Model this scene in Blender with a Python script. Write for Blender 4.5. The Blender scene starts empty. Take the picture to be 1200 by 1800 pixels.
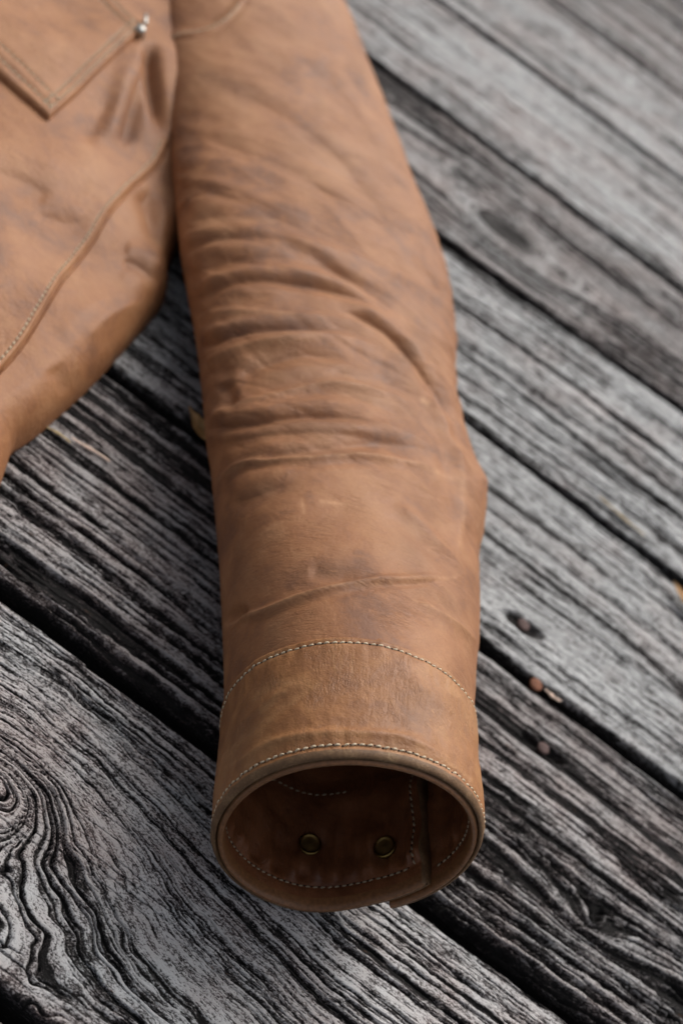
import bpy, math, random
import numpy as np
from mathutils import Vector, Matrix
random.seed(4); RNG = np.random.default_rng(11)
sc = bpy.context.scene
# ------------------------------------------------------------------ camera, world, sun, exposure
PITCH = math.radians(40.4); ROLL = math.radians(36.65); FPX = 2500.0; HC = 0.434
U = np.array([1, 0, 0.]); V = np.array([0, math.sin(PITCH), math.cos(PITCH)]); FW = np.array([0, math.cos(PITCH), -math.sin(PITCH)])
RT = math.cos(ROLL)*U + math.sin(ROLL)*V; UP = -math.sin(ROLL)*U + math.cos(ROLL)*V; CP = np.array([0, 0, HC])
cd = bpy.data.cameras.new('camera'); cam = bpy.data.objects.new('camera', cd); sc.collection.objects.link(cam); sc.camera = cam
cam.matrix_world = Matrix(((RT[0], UP[0], -FW[0], 0), (RT[1], UP[1], -FW[1], 0), (RT[2], UP[2], -FW[2], HC), (0, 0, 0, 1)))
cd.sensor_fit = 'VERTICAL'; cd.sensor_height = 36; cd.lens = 50; cd.clip_start = 0.02; cd.clip_end = 200
cd.dof.use_dof = True; cd.dof.focus_distance = 0.492; cd.dof.aperture_fstop = 7.8; cd.dof.aperture_blades = 7
w = bpy.data.worlds.new('World'); sc.world = w; w.use_nodes = True
nt = w.node_tree; bg = nt.nodes['Background']; sky = nt.nodes.new('ShaderNodeTexSky'); sky.sky_type = 'NISHITA'
SUN_EL = math.radians(48); SUN_AZ = math.radians(12)          # azimuth from +Y towards +X
sky.sun_disc = False; sky.sun_elevation = SUN_EL; sky.sun_rotation = SUN_AZ
sky.dust_density = 8.0; sky.ozone_density = 0.3; sky.air_density = 0.7
hs = nt.nodes.new('ShaderNodeHueSaturation'); hs.inputs['Saturation'].default_value = .4      # high thin overcast: a paler sky
nt.links.new(sky.outputs[0], hs.inputs['Color']); nt.links.new(hs.outputs[0], bg.inputs[0]); bg.inputs[1].default_value = 0.15
sl = bpy.data.lights.new('sun', 'SUN'); sun = bpy.data.objects.new('sun', sl); sc.collection.objects.link(sun)
sl.energy = 0.9; sl.angle = math.radians(38); sl.color = (1, .96, .91)
sd = Vector((math.sin(SUN_AZ)*math.cos(SUN_EL), math.cos(SUN_AZ)*math.cos(SUN_EL), math.sin(SUN_EL)))
sun.rotation_euler = sd.to_track_quat('Z', 'Y').to_euler()
sc.view_settings.view_transform = 'Standard'; sc.view_settings.look = 'None'; sc.view_settings.gamma = 1
sc.view_settings.use_curve_mapping = False; sc.view_settings.exposure = 0.0

def unp(x, y, z=0.0):
    d = FW + RT*(x-600)/FPX - UP*(y-900)/FPX
    return CP + d*((z-HC)/d[2])
def proj(p):
    q = p - CP; k = q @ FW
    return 600 + FPX*(q @ RT)/k, 900 - FPX*(q @ UP)/k

# ------------------------------------------------------------------ noise
PERM = RNG.permutation(512).astype(np.int64)
GA = np.linspace(0, 2*np.pi, 32, endpoint=False); GX = np.cos(GA); GY = np.sin(GA)
def perlin(x, y, seed=0):
    x, y = np.broadcast_arrays(np.asarray(x, float), np.asarray(y, float))
    xi = np.floor(x).astype(np.int64); yi = np.floor(y).astype(np.int64); xf = x-xi; yf = y-yi
    u = xf*xf*xf*(xf*(xf*6-15)+10); v = yf*yf*yf*(yf*(yf*6-15)+10)
    def g(a, b, fx, fy):
        h = PERM[(PERM[(a+seed*37) & 511] + b + seed*101) & 511] & 31
        return GX[h]*fx + GY[h]*fy
    n00 = g(xi, yi, xf, yf); n10 = g(xi+1, yi, xf-1, yf); n01 = g(xi, yi+1, xf, yf-1); n11 = g(xi+1, yi+1, xf-1, yf-1)
    a = n00+u*(n10-n00); b = n01+u*(n11-n01)
    return (a+v*(b-a))*1.5
def fbm(x, y, seed=0, o=3):
    r = 0; a = 1
    for i in range(o): r = r + a*perlin(x*2**i, y*2**i, seed+i*5); a *= .5
    return r
def sst(a, b, x):
    t = np.clip((x-a)/(b-a), 0, 1); return t*t*(3-2*t)

# ------------------------------------------------------------------ object helpers
def tag(o, label=None, cat=None, group=None, kind=None):
    if label: o['label'] = label
    if cat: o['category'] = cat
    if group: o['group'] = group
    if kind: o['kind'] = kind
    return o
def empty(name, loc=(0, 0, 0)):
    o = bpy.data.objects.new(name, None); sc.collection.objects.link(o); o.location = loc; o.empty_display_size = .02; return o
def link(name, me, parent=None):
    o = bpy.data.objects.new(name, me); sc.collection.objects.link(o)
    if parent:
        o.parent = parent; 
        wm = parent
        loc = Vector((0, 0, 0))
        while wm: loc += wm.location; wm = wm.parent
        o.location = -loc if not getattr(me, 'keep', False) else (0, 0, 0)
    return o
def mesh_np(name, verts, faces, mats, attrs=None, smooth=True, mi=None):
    me = bpy.data.meshes.new(name); faces = np.asarray(faces); n = len(verts); k = faces.shape[1]
    me.vertices.add(n); me.vertices.foreach_set('co', np.asarray(verts, np.float32).ravel())
    me.loops.add(faces.size); me.loops.foreach_set('vertex_index', faces.ravel().astype(np.int32))
    me.polygons.add(len(faces)); me.polygons.foreach_set('loop_start', (np.arange(len(faces))*k).astype(np.int32))
    me.polygons.foreach_set('loop_total', np.full(len(faces), k, np.int32))
    for m in mats: me.materials.append(m)
    if mi is not None: me.polygons.foreach_set('material_index', np.asarray(mi, np.int32))
    me.update(calc_edges=True); me.validate()
    if smooth: me.polygons.foreach_set('use_smooth', np.ones(len(me.polygons), bool))
    for key, val in (attrs or {}).items():
        val = np.asarray(val, np.float32)
        a = me.attributes.new(key, 'FLOAT_VECTOR' if val.ndim == 2 else 'FLOAT', 'POINT')
        a.data.foreach_set('vector' if val.ndim == 2 else 'value', val.ravel())
    return me
def grid_faces(nu, nv, wrap_v=False, flip=False):
    i = np.arange(nu-1)[:, None]; j = np.arange(nv if wrap_v else nv-1)[None, :]; j2 = (j+1) % nv
    f = np.stack([i*nv+j, (i+1)*nv+j, (i+1)*nv+j2, i*nv+j2], -1).reshape(-1, 4)
    return f[:, ::-1] if flip else f

# ------------------------------------------------------------------ materials
class NB:
    def __init__(s, name):
        s.m = bpy.data.materials.new(name); s.m.use_nodes = True; s.t = s.m.node_tree; s.p = s.t.nodes['Principled BSDF']
    def n(s, typ, **kw):
        o = s.t.nodes.new(typ)
        for k, v in kw.items():
            if k.startswith('i_'): s.set(o, int(k[2:]), v)
            else: setattr(o, k, v)
        return o
    def set(s, o, i, v):
        if isinstance(v, bpy.types.NodeSocket): s.t.links.new(v, o.inputs[i])
        else: o.inputs[i].default_value = v
    def math(s, op, a, b=0.0, c=None, clamp=False):
        o = s.n('ShaderNodeMath', operation=op, use_clamp=clamp); s.set(o, 0, a); s.set(o, 1, b)
        if c is not None: s.set(o, 2, c)
        return o.outputs[0]
    def attr(s, name, out='Fac'): return s.n('ShaderNodeAttribute', attribute_name=name).outputs[out]
    def noise(s, vec, scale, detail=3, rough=.55, dist=0.0):
        o = s.n('ShaderNodeTexNoise'); s.t.links.new(vec, o.inputs['Vector']); o.inputs['Scale'].default_value = scale
        o.inputs['Detail'].default_value = detail; o.inputs['Roughness'].default_value = rough; o.inputs['Distortion'].default_value = dist
        return o.outputs['Fac']
    def vmul(s, vec, v):
        o = s.n('ShaderNodeVectorMath', operation='MULTIPLY'); s.t.links.new(vec, o.inputs[0]); o.inputs[1].default_value = v; return o.outputs[0]
    def ramp(s, f, stops, interp='LINEAR'):
        o = s.n('ShaderNodeValToRGB'); s.t.links.new(f, o.inputs[0]); e = o.color_ramp.elements; o.color_ramp.interpolation = interp
        while len(e) < len(stops): e.new(.5)
        for q, (pos, c) in zip(e, stops): q.position = pos; q.color = (c, c, c, 1) if isinstance(c, (int, float)) else (*c, 1)
        return o.outputs[0]
    def mix(s, f, a, b, mode='MIX'):
        o = s.n('ShaderNodeMix', data_type='RGBA', blend_type=mode); 
        for i, v in ((0, f), (6, a), (7, b)):
            if isinstance(v, tuple): v = (*v, 1)
            s.set(o, i, v)
        return o.outputs[2]
    def bump(s, h, strength, dist, nrm=None):
        o = s.n('ShaderNodeBump'); o.inputs['Strength'].default_value = strength; o.inputs['Distance'].default_value = dist
        s.t.links.new(h, o.inputs['Height'])
        if nrm: s.t.links.new(nrm, o.inputs['Normal'])
        return o.outputs[0]
    def out(s, col=None, rough=None, nrm=None, **kw):
        for k, v in (('Base Color', col), ('Roughness', rough), ('Normal', nrm)):
            if v is None: continue
            if isinstance(v, bpy.types.NodeSocket): s.t.links.new(v, s.p.inputs[k])
            else: s.p.inputs[k].default_value = (*v, 1) if isinstance(v, tuple) else v
        for k, v in kw.items(): s.p.inputs[k.replace('_', ' ')].default_value = v
        return s.m

def wood_material():
    b = NB('weathered_wood'); g = b.attr('grain', 'Vector'); pos = b.n('ShaderNodeNewGeometry').outputs['Position']
    cav = b.attr('cav'); tint = b.attr('tint'); tone = b.attr('tone'); knot = b.attr('knot')
    st = b.noise(b.vmul(g, (45, 1500, 1)), 1, 4, .65)
    st2 = b.noise(b.vmul(g, (12, 420, 1)), 1, 3, .6)
    sp = b.ramp(b.noise(b.vmul(pos, (850, 1450, 1450)), 1, 4, .75), [(.36, 0.), (.64, 1.)])
    sp2 = b.ramp(b.noise(b.vmul(g, (120, 430, 1)), 1, 5, .72), [(.36, 0.), (.64, 1.)])
    f = b.math('ADD', b.math('MULTIPLY', cav, .9), b.math('MULTIPLY', b.math('SUBTRACT', st, .5), 1.5))
    f = b.math('ADD', f, b.math('MULTIPLY', b.math('SUBTRACT', st2, .5), 1.1))
    f = b.math('ADD', f, b.math('MULTIPLY', b.math('SUBTRACT', sp, .5), .85))
    f = b.math('ADD', f, b.math('MULTIPLY', b.math('SUBTRACT', sp2, .5), .62))
    f = b.math('MULTIPLY_ADD', f, 1.22, -.145, clamp=True)
    silver = b.ramp(f, [(0, (.005, .0045, .004)), (.30, (.020, .018, .017)), (.52, (.085, .083, .082)), (.74, (.235, .24, .243)), (1, (.56, .575, .58))])
    purple = b.ramp(f, [(0, (.005, .004, .004)), (.30, (.022, .017, .017)), (.55, (.088, .064, .062)), (.8, (.20, .155, .150)), (1, (.50, .455, .44))])
    tn = b.noise(pos, 38, 4, .6)
    tf = b.math('ADD', b.math('MULTIPLY', tint, 1.0), b.math('MULTIPLY', b.math('SUBTRACT', tn, .46), 2.3), clamp=True)
    c = b.mix(tf, silver, purple)
    # sparse rusty and ochre flecks of bare wood inside the grain
    fl = b.noise(b.vmul(g, (130, 620, 1)), 1, 2, .5); fm = b.ramp(fl, [(.71, 0.), (.76, 1.)])
    c = b.mix(b.math('MULTIPLY', fm, .55), c, (.19, .10, .055))
    c = b.mix(knot, c, (.016, .013, .012))
    tc = b.n('ShaderNodeCombineColor'); [b.set(tc, i, tone) for i in range(3)]
    c = b.mix(1.0, c, tc.outputs[0], 'MULTIPLY')
    n1 = b.bump(b.math('ADD', st, b.math('MULTIPLY', sp, .6)), .8, .00035)
    n2 = b.bump(b.math('ADD', st2, b.math('MULTIPLY', sp2, .5)), .7, .0007, n1)
    return b.out(c, b.ramp(f, [(0, .95), (1, .68)]), n2, Specular_IOR_Level=.4)
WOOD = wood_material()

def leather_material(name, base, deep, light, grain=1.0, rough=.5, spec=.45):
    b = NB(name); pos = b.n('ShaderNodeTexCoord').outputs['Object']
    stain = b.attr('stain'); scuff = b.attr('scuff')
    big = b.noise(pos, 22, 4, .6, .6); mid = b.noise(pos, 95, 5, .65, .8); fine = b.noise(pos, 1400, 3, .7)
    streak = b.noise(b.vmul(pos, (60, 420, 200)), 1, 3, .6, 1.0)
    f = b.math('ADD', b.math('MULTIPLY', big, .7), b.math('MULTIPLY', mid, .4))
    c = b.ramp(f, [(.40, deep), (.54, base), (.68, light)])
    c = b.mix(b.math('MULTIPLY', b.ramp(mid, [(.5, 0.), (.75, 1.)]), .28), c, light)
    c = b.mix(b.math('MULTIPLY', b.ramp(fine, [(.35, 1.), (.62, 0.)]), .34), c, deep)
    c = b.mix(b.math('MULTIPLY', stain, .58, clamp=True), c, tuple(x*k for x, k in zip(deep, (.42, .5, .72))))
    sf = b.math('MULTIPLY', scuff, b.math('ADD', .35, b.ramp(b.noise(pos, 330, 3, .6), [(.35, 0.), (.7, 1.)])), clamp=True)
    c = b.mix(sf, c, tuple(min(1, x*k) for x, k in zip(light, (1.25, 1.38, 1.55))))
    # scattered fine scratches, waxy pull-up lines
    wv = b.noise(b.vmul(pos, (25, 260, 120)), 1, 2, .5, 2.5)
    scr = b.ramp(wv, [(.485, 0.), (.5, 1.), (.515, 0.)])
    gate = b.ramp(b.noise(pos, 60, 2, .5), [(.56, 0.), (.68, 1.)])
    c = b.mix(b.math('MULTIPLY', b.math('MULTIPLY', scr, gate), .42), c, tuple(min(1, x*1.5) for x in light))
    vo = b.n('ShaderNodeTexVoronoi', feature='DISTANCE_TO_EDGE'); b.t.links.new(pos, vo.inputs['Vector']); vo.inputs['Scale'].default_value = 1050
    pore = b.ramp(vo.outputs[0], [(0, 0.), (.18, 1.)])
    n1 = b.bump(pore, .10*grain, .0002)
    n2 = b.bump(b.noise(pos, 420, 4, .65), .5*grain, .0006, n1)
    n3 = b.bump(b.noise(b.vmul(pos, (1, 1, 1)), 120, 4, .6, .9), .3, .0007, n2)
    luv = b.attr('luv', 'Vector'); cn = b.noise(luv, 1, 4, .62, 1.2); cn2 = b.noise(b.vmul(luv, (2.7, 2.2, 1)), 1, 3, .6, .8)
    crs = b.ramp(cn, [(.43, 0.), (.5, 1.), (.57, 0.)]); crs2 = b.ramp(cn2, [(.45, 0.), (.5, 1.), (.55, 0.)]); gt = b.ramp(b.noise(pos, 45, 3, .6), [(.42, 0.), (.6, 1.)])
    cm = b.math('MULTIPLY', b.math('ADD', crs, b.math('MULTIPLY', crs2, .7)), gt)
    n3 = b.bump(b.math('MULTIPLY', cm, -1.0), .5, .0003, n3)
    c = b.mix(b.math('MULTIPLY', cm, .22, clamp=True), c, deep)
    r = b.math('ADD', rough-.09, b.math('MULTIPLY', mid, .22))
    return b.out(c, r, n3, Specular_IOR_Level=spec)
LEA = leather_material('tan_leather', (.312, .134, .053), (.185, .080, .038), (.37, .178, .078), 1.0, .57, .4)
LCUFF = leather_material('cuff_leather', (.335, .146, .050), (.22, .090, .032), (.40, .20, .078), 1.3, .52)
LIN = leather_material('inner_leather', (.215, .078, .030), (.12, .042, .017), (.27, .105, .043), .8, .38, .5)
def edge_material():
    b = NB('raw_leather_edge'); pos = b.n('ShaderNodeTexCoord').outputs['Object']
    n = b.noise(pos, 1300, 3, .7); m = b.noise(pos, 160, 3, .6)
    c = b.ramp(b.math('ADD', b.math('MULTIPLY', n, .5), b.math('MULTIPLY', m, .5)), [(.35, (.10, .052, .022)), (.52, (.17, .092, .040)), (.68, (.30, .19, .095))])
    return b.out(c, .62, b.bump(n, .6, .0003))
EDGE = edge_material()
def simple(name, col, rough, metal=0, nscale=600, nb=.3, var=.25):
    b = NB(name); pos = b.n('ShaderNodeTexCoord').outputs['Object']; n = b.noise(pos, nscale, 4, .6)
    c = b.ramp(n, [(.3, tuple(x*(1-var) for x in col)), (.7, tuple(min(1, x*(1+var)) for x in col))])
    return b.out(c, rough, b.bump(n, nb, .0003), Metallic=metal)
EDGEB = simple('waxed_brown_edge', (.20, .088, .034), .42, 0, 700, .35, .3)
THREAD = simple('waxed_thread', (.56, .47, .33), .6, 0, 3000, .5, .25)
THREADIN = simple('shaded_inner_thread', (.30, .23, .15), .7, 0, 3000, .5, .3)  # shade inside the cuff put into a darker thread colour
HOLE = simple('needle_hole_shade', (.03, .015, .008), .9)
BRASS = simple('aged_brass', (.26, .17, .06), .55, 1, 300, .1, .3)
BRASSR = simple('aged_brass_rim', (.24, .165, .055), .33, 1, 300, .1, .3)
STEEL = simple('nickel', (.5, .5, .47), .42, 1, 300, .1, .15)
RUST = simple('rusty_nail_head', (.17, .065, .032), .8, .15, 500, .9, .4)
RUSTD = simple('dull_rusty_nail_head', (.085, .052, .047), .8, .15, 500, .9, .4)
LEAFM = simple('dry_leaf', (.42, .24, .09), .6, 0, 180, .4, .3)
STRAW = simple('dry_straw', (.38, .28, .13), .6, 0, 400, .3, .3)
CHIP = simple('pale_wood_chip', (.55, .42, .34), .8, 0, 400, .5, .25)
SOIL = simple('dark_soil', (.03, .025, .02), .95, 0, 60, .8, .4)
JOIST = simple('old_joist_wood', (.06, .05, .042), .9, 0, 90, .6, .4)

# ------------------------------------------------------------------ ground, joists, deck
def box_mesh(name, x0, x1, y0, y1, z0, z1, mat):
    v = [(x, y, z) for x in (x0, x1) for y in (y0, y1) for z in (z0, z1)]
    f = [(0, 1, 3, 2), (4, 6, 7, 5), (0, 4, 5, 1), (2, 3, 7, 6), (0, 2, 6, 4), (1, 5, 7, 3)]
    return mesh_np(name, v, f, [mat], smooth=False)
gm = mesh_np('ground', [(-60, -60, -.35), (60, -60, -.35), (60, 60, -.35), (-60, 60, -.35)], [(0, 1, 2, 3)], [SOIL], smooth=False)
tag(link('ground', gm), kind='structure')
deck = empty('deck'); tag(deck, kind='structure')

# plank edges measured as Y at X=.1 with a slope: (gap centre Y, slope, gap width)
GAPS = [(-.21, 0, .007), (-.07, 0, .007), (.073, 0, .007), (.2170, -.03, .009), (.3525, 0, .0095), (.4940, .004, .0085), (.6325, -.022, .006),
        (.7800, .035, .008), (.9145, -.005, .008), (1.068, .010, .008), (1.212, .02, .006), (1.357, 0, .006), (1.50, 0, .006), (1.645, 0, .006), (1.79, 0, .006), (1.935, 0, .006)]
fb = [unp(x, y) for x, y in [(t, 0) for t in range(0, 1201, 60)] + [(t, 1800) for t in range(0, 1201, 60)] + [(0, t) for t in range(0, 1801, 60)] + [(1200, t) for t in range(0, 1801, 60)]]
fb = np.array(fb)
def K(px, py, R, e, core=0.0, turn=1): p = unp(px, py); return (p[0], p[1], R, e, core, turn)
#        amp     tint tone  fg    crack  dx     dc   knots
PL = {3: dict(amp=.0013, tint=.36, tone=.92, fg=285, cr=1.3, dx=.0006, dc=.00032, knots=[K(-8, 1365, .030, 1.6, .0, -.058), K(-60, 1790, .02, 2.0, 0, .03)]),
      4: dict(amp=.0032, tint=.62, tone=.70, fg=185, cr=1.6, dx=.0008, dc=.00042, knots=[K(1040, 1620, .010, 2.2, .0, .014)]),
      5: dict(amp=.0008, lift=.3, tint=.0, tone=.78, fg=170, cr=1.0, dx=.0012, dc=.0006, knots=[]),
      6: dict(amp=.0011, lift=.25, tint=-.05, tone=.82, fg=130, cr=1.2, dx=.0016, dc=.0008, knots=[]),
      7: dict(amp=.001, lift=.3, tint=.6, tone=.60, fg=120, cr=.8, dx=.002, dc=.001, knots=[K(893, 408, .0165, 2.0, 1.0), K(820, 312, .009, 2.0, .9), K(985, 480, .008, 1.8, .5)]),
      8: dict(amp=.0006, lift=.5, tint=.2, tone=.80, fg=90, cr=.7, dx=.0026, dc=.0014, knots=[]),
      9: dict(amp=.0006, lift=.5, tint=.25, tone=.76, fg=90, cr=.7, dx=.003, dc=.0016, knots=[]),
      10: dict(amp=.0006, lift=.4, tint=.5, tone=.6, fg=90, cr=.8, dx=.003, dc=.0016, knots=[]),
      11: dict(amp=.0006, lift=.4, tint=.3, tone=.55, fg=90, cr=.8, dx=.003, dc=.0016, knots=[])}
XW = 1.3
NAILS = [(920, 1098, 5, 'd', 12.5, -.0004), (942, 1203, 5, 'r', 13, .0002), (955, 1315, 4, 'd', 12, -.0008)]
def make_plank(i):
    ya, ma, wa = GAPS[i]; yb, mb, wb = GAPS[i+1]
    P = PL.get(i, dict(amp=.0012, tint=.3, tone=.9, fg=110, cr=.8, dx=.012, dc=.006, knots=[]))
    y0, y1 = ya-.01, yb+.01; dx, dc = P['dx'], P['dc']
    # X samples: fine where seen, coarse outside
    ys = np.linspace(y0, y1, 8); lo, hi = 9, -9
    for q in fb:
        pass
    m = (fb[:, 1] > y0-.05) & (fb[:, 1] < y1+.05)
    if i in PL and m.any(): lo, hi = fb[m, 0].min()-.015, fb[m, 0].max()+.015
    if lo < hi:
        X = np.concatenate([np.linspace(-XW, lo, 50)[:-1], np.arange(lo, hi, dx), np.linspace(hi, XW, 50)])
    else: X = np.arange(-XW, XW, dx)
    Wd = (yb-ya)-(wa+wb)/2
    n = int(Wd/dc); c = np.linspace(0, Wd, n)
    # across: near side face, rounding, top, rounding, far side face
    zs = np.array([-.036, -.03, -.022, -.015, -.010, -.0065, -.004]); k = len(zs)
    cc = np.concatenate([np.zeros(k), c, np.full(k, Wd)]); drop = np.concatenate([zs, np.zeros(n), zs[::-1]])
    XX, CC = np.meshgrid(X, cc, indexing='ij'); DR = np.broadcast_to(drop, XX.shape)
    near = ya+ma*(X-.1)+wa/2; far = yb+mb*(X-.1)-wb/2
    near = near + .0009*fbm(X*18, 0*X+i*3.3, 3) + .0005*perlin(X*110, 0*X+i, 4)
    far = far + .0006*fbm(X*18, 0*X+i*5.1, 6) + .0003*perlin(X*120, 0*X+i, 7)
    YY = near[:, None] + (far-near)[:, None]*(CC/Wd)
    # grain field
    G = CC + i*1.37 + .0045*perlin(XX*3.2, CC*9+i, 11) + (.0009 if i == 3 else .0014)*perlin(XX*11, CC*26+i, 12) + (.0004 if i == 3 else .0006)*perlin(XX*35, CC*90+i, 13) + (.00030 if i in (3, 4) else .0002)*perlin(XX*95, CC*330+i, 14)
    knot = np.zeros_like(XX); ring = np.zeros_like(XX)
    for (kx, ky, R, e, core, tn) in P['knots']:
        xp = (XX-kx)/e; cp = YY-ky; r = np.sqrt(xp**2+cp**2)+1e-9; r = r*(1+.09*perlin(XX*35, YY*35, 21)+.05*perlin(XX*110, YY*110, 22))
        if tn != 1: G = G + tn*np.exp(-(r/R)**1.35) + .0035*perlin(XX*55, YY*55, 24)*np.exp(-(r/(1.3*R))**2)*(R/.027); ring = np.maximum(ring, 1-sst(R*.7, R*1.5, r)); continue
        G = G + np.where(r > R, -cp*(R/r)**2, -(R-r)*1.0-cp)*1.0
        ring = np.maximum(ring, 1-sst(R*.8, R*1.3, r)); knot = np.maximum(knot, core*(1-sst(R*.45, R*.95, r)))
    S = XX + i*2.1; fg = P['fg']
    rag = perlin(XX*130, G*500, 31)*.17 + perlin(XX*420, G*1300, 32)*.12
    r1 = perlin(S*4.5, G*fg, 33); r2 = perlin(S*9, G*fg*2.4, 34); r3 = perlin(S*22, G*fg*6, 35); r4 = perlin(S*40, G*fg*12, 36)
    rid = .62*r1+.42*r2+.26*r3+.14*r4+rag
    amp = np.full_like(XX, P['amp'])
    if i == 4:      # nearly rotten ribs near its near edge, on the left of the sleeve
        rot = sst(.115, .0, CC)*.8+.3; amp = amp*rot
        rid = rid - .16*sst(.06, .0, CC)*sst(.10, -.02, XX) - .05
    if i == 3: rid = rid + .14 + .10*perlin(XX*60, YY*60, 37)
    if i in (5,): rid = rid + .12
    if i in (6,): rid = rid + .06
    if i in (8, 9): rid = rid+.16
    hn = sst(-.30, P.get('hi', .06), rid)
    gate = sst(-.12, .22, perlin(S*3.1, G*22, 41))
    v1 = perlin(S*2.2, G*fg*.42, 42)+rag*.10; c1 = np.exp(-(v1/.030)**2)*gate
    gate2 = sst(-.05, .2, perlin(S*6, G*50, 43)); v2 = perlin(S*5, G*fg*1.3, 44)+rag*.12; c2 = np.exp(-(v2/.055)**2)*gate2*.8
    # straight checks running with the board across the rings of a knot
    v3 = perlin(S*3, (CC+.15*XX*0)*fg*.5+.02*XX, 45)+rag*.05; c3 = np.exp(-(v3/.02)**2)*np.clip(ring+(.75 if i == 3 else .3), 0, 1)*sst(-.05, .2, perlin(S*8, CC*40, 46))
    crk = np.clip(P['cr']*(c1+c2+c3), 0, 1)
    edge = np.minimum(CC, Wd-CC)
    rr = .0045 if i == 4 else .0028
    rn = np.where(CC < Wd/2, rr, .0016); e2 = np.clip((rn-edge)/rn, 0, 1)
    Z = -amp*(1-hn) - .0022*crk*P['cr'] - rn*(1-np.sqrt(np.clip(1-e2**2, 0, 1))) - .003*knot*0
    Z = Z + .0007*perlin(XX*5, CC*14+i, 51)
    top = DR == 0
    Z = np.where(top, Z, DR-rn*1.0) 
    YY = YY + np.where(~top, .0006*perlin(XX*30, DR*900, 52)+.0005*perlin(XX*8, DR*300+9, 54), 0)
    for (nx, ny, npl, _m, nr, _z) in NAILS:
        if npl == i:
            q = unp(nx, ny); dd = np.sqrt(((XX-q[0])/2.6)**2+(YY-q[1])**2)*(1+.35*perlin(XX*170, YY*170, 57)); pit = sst(.0052, .0026, dd); Z = Z-.0035*pit*top; knot = np.maximum(knot, .92*pit); crk = np.maximum(crk, pit*.6)
    cav = np.clip((P.get('lift', 0)+(1-P.get('lift', 0))*hn)*(1-.95*crk), 0, 1); cav = np.where(top, cav*(1-.5*e2), .0+.2*sst(-.1, .5, perlin(XX*10, DR*1500, 53))*sst(-.012, -.002, DR))  # gap shade put into the colour: board sides and edges darkened
    tint = P['tint'] + .35*perlin(XX*7, CC*18+i*7, 61) + .45*ring*(i == 3)
    tint = np.where(top, tint, .6)
    tone = P['tone']*(1+.16*perlin(XX*6, CC*30+i*7, 62)+.12*perlin(XX*2.5, G*60, 63))
    GR = np.stack([S, np.where(top, G, CC+DR*.8), 0*S], -1)
    verts = np.stack([XX, YY, Z], -1).reshape(-1, 3); nu, nv = XX.shape
    f = grid_faces(nu, nv)
    me = mesh_np('plank', verts, f, [WOOD], dict(grain=GR.reshape(-1, 3), cav=cav.ravel()*1.0, tint=tint.ravel(), tone=tone.ravel(), knot=knot.ravel()))
    return link('plank', me, deck)
planks = {i: make_plank(i) for i in range(len(GAPS)-1)}
NX = unp(942, 1203)[0]
for y0 in (NX,): pass
for jx in (NX-.41, NX, NX+.41): link('joist', box_mesh('joist', jx-.02, jx+.02, -.3, 2.0, -.14, -.0375, JOIST), deck)

def lathe(prof, n=24, closed=True):
    # prof: list of (r,z); returns verts, quad faces
    v = []; 
    for r, z in prof:
        for k in range(n):
            a = 2*math.pi*k/n; v.append((max(r, 1e-6)*math.cos(a), max(r, 1e-6)*math.sin(a), z))
    return np.array(v), grid_faces(len(prof), n, True, True)
def frame(nrm):
    nrm = np.asarray(nrm)/np.linalg.norm(nrm); t = np.cross(nrm, [0, 0, 1.]); 
    if np.linalg.norm(t) < 1e-3: t = np.array([1., 0, 0])
    t /= np.linalg.norm(t); return np.stack([t, np.cross(nrm, t), nrm], 1)
for (px, py, pi, mat, rad, z) in NAILS:
    mat = RUST if mat == 'r' else RUSTD
    p = unp(px, py, z); kz = (p-CP) @ FW; r = rad*kz/FPX
    v, f = lathe([(r*.35, -.03), (r*.35, -.0012), (r*.9, -.0011), (r, -.0005), (r*.97, 0), (r*.8, .00035), (r*.4, .0005), (0, .00055)], 20)
    v[:, 2] += .0002*perlin(v[:, 0]*900, v[:, 1]*900, 5); M = frame((.05, -.12, 1)); v = v @ M.T
    me = mesh_np('nail', v, f, [mat]); o = link('nail', me, planks[pi]); o.location = p

# ------------------------------------------------------------------ the jacket
jacket = empty('leather_jacket', (0.07, .33, 0)); tag(jacket, 'tan brown leather jacket with creased sleeve and open round cuff lying on grey deck boards', 'jacket')
ANG = math.radians(25.285); AX = np.array([-math.sin(ANG), math.cos(ANG), 0]); AS = np.array([AX[1], -AX[0], 0]); O0 = np.array([.0701, .3113, 0])
SS = np.array([0, .045, .07, .1, .13, .16, .19, .22, .25, .28, .32, .36, .4, .45, .5, .56, .64, .72, .95])
EE = np.array([0, .0009, .0024, .0043, .006, .0066, .0071, .004, -.001, -.0031, -.0063, -.0101, -.017, -.0279, -.0384, -.051, -.0685, -.0858, -.13])
WW = np.array([.0943, .0939, .0993, .1068, .1143, .1229, .133, .1348, .1332, .1413, .1527, .1575, .156, .1505, .1462, .1378, .1274, .1151, .11])
HH = np.array([.0967, .0949, .0906, .0843, .0781, .0732, .0708, .0684, .066, .0648, .0632, .0616, .06, .06, .06, .06, .06, .06, .06])
def smooth_interp(x, xs, ys):
    xd = np.linspace(-.05, 1.0, 1051); yd = np.interp(xd, xs, ys); k = np.hanning(27); k /= k.sum()
    yd2 = np.convolve(np.pad(yd, 13, mode='edge'), k, 'valid'); return np.interp(x, xd, yd2)
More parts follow.
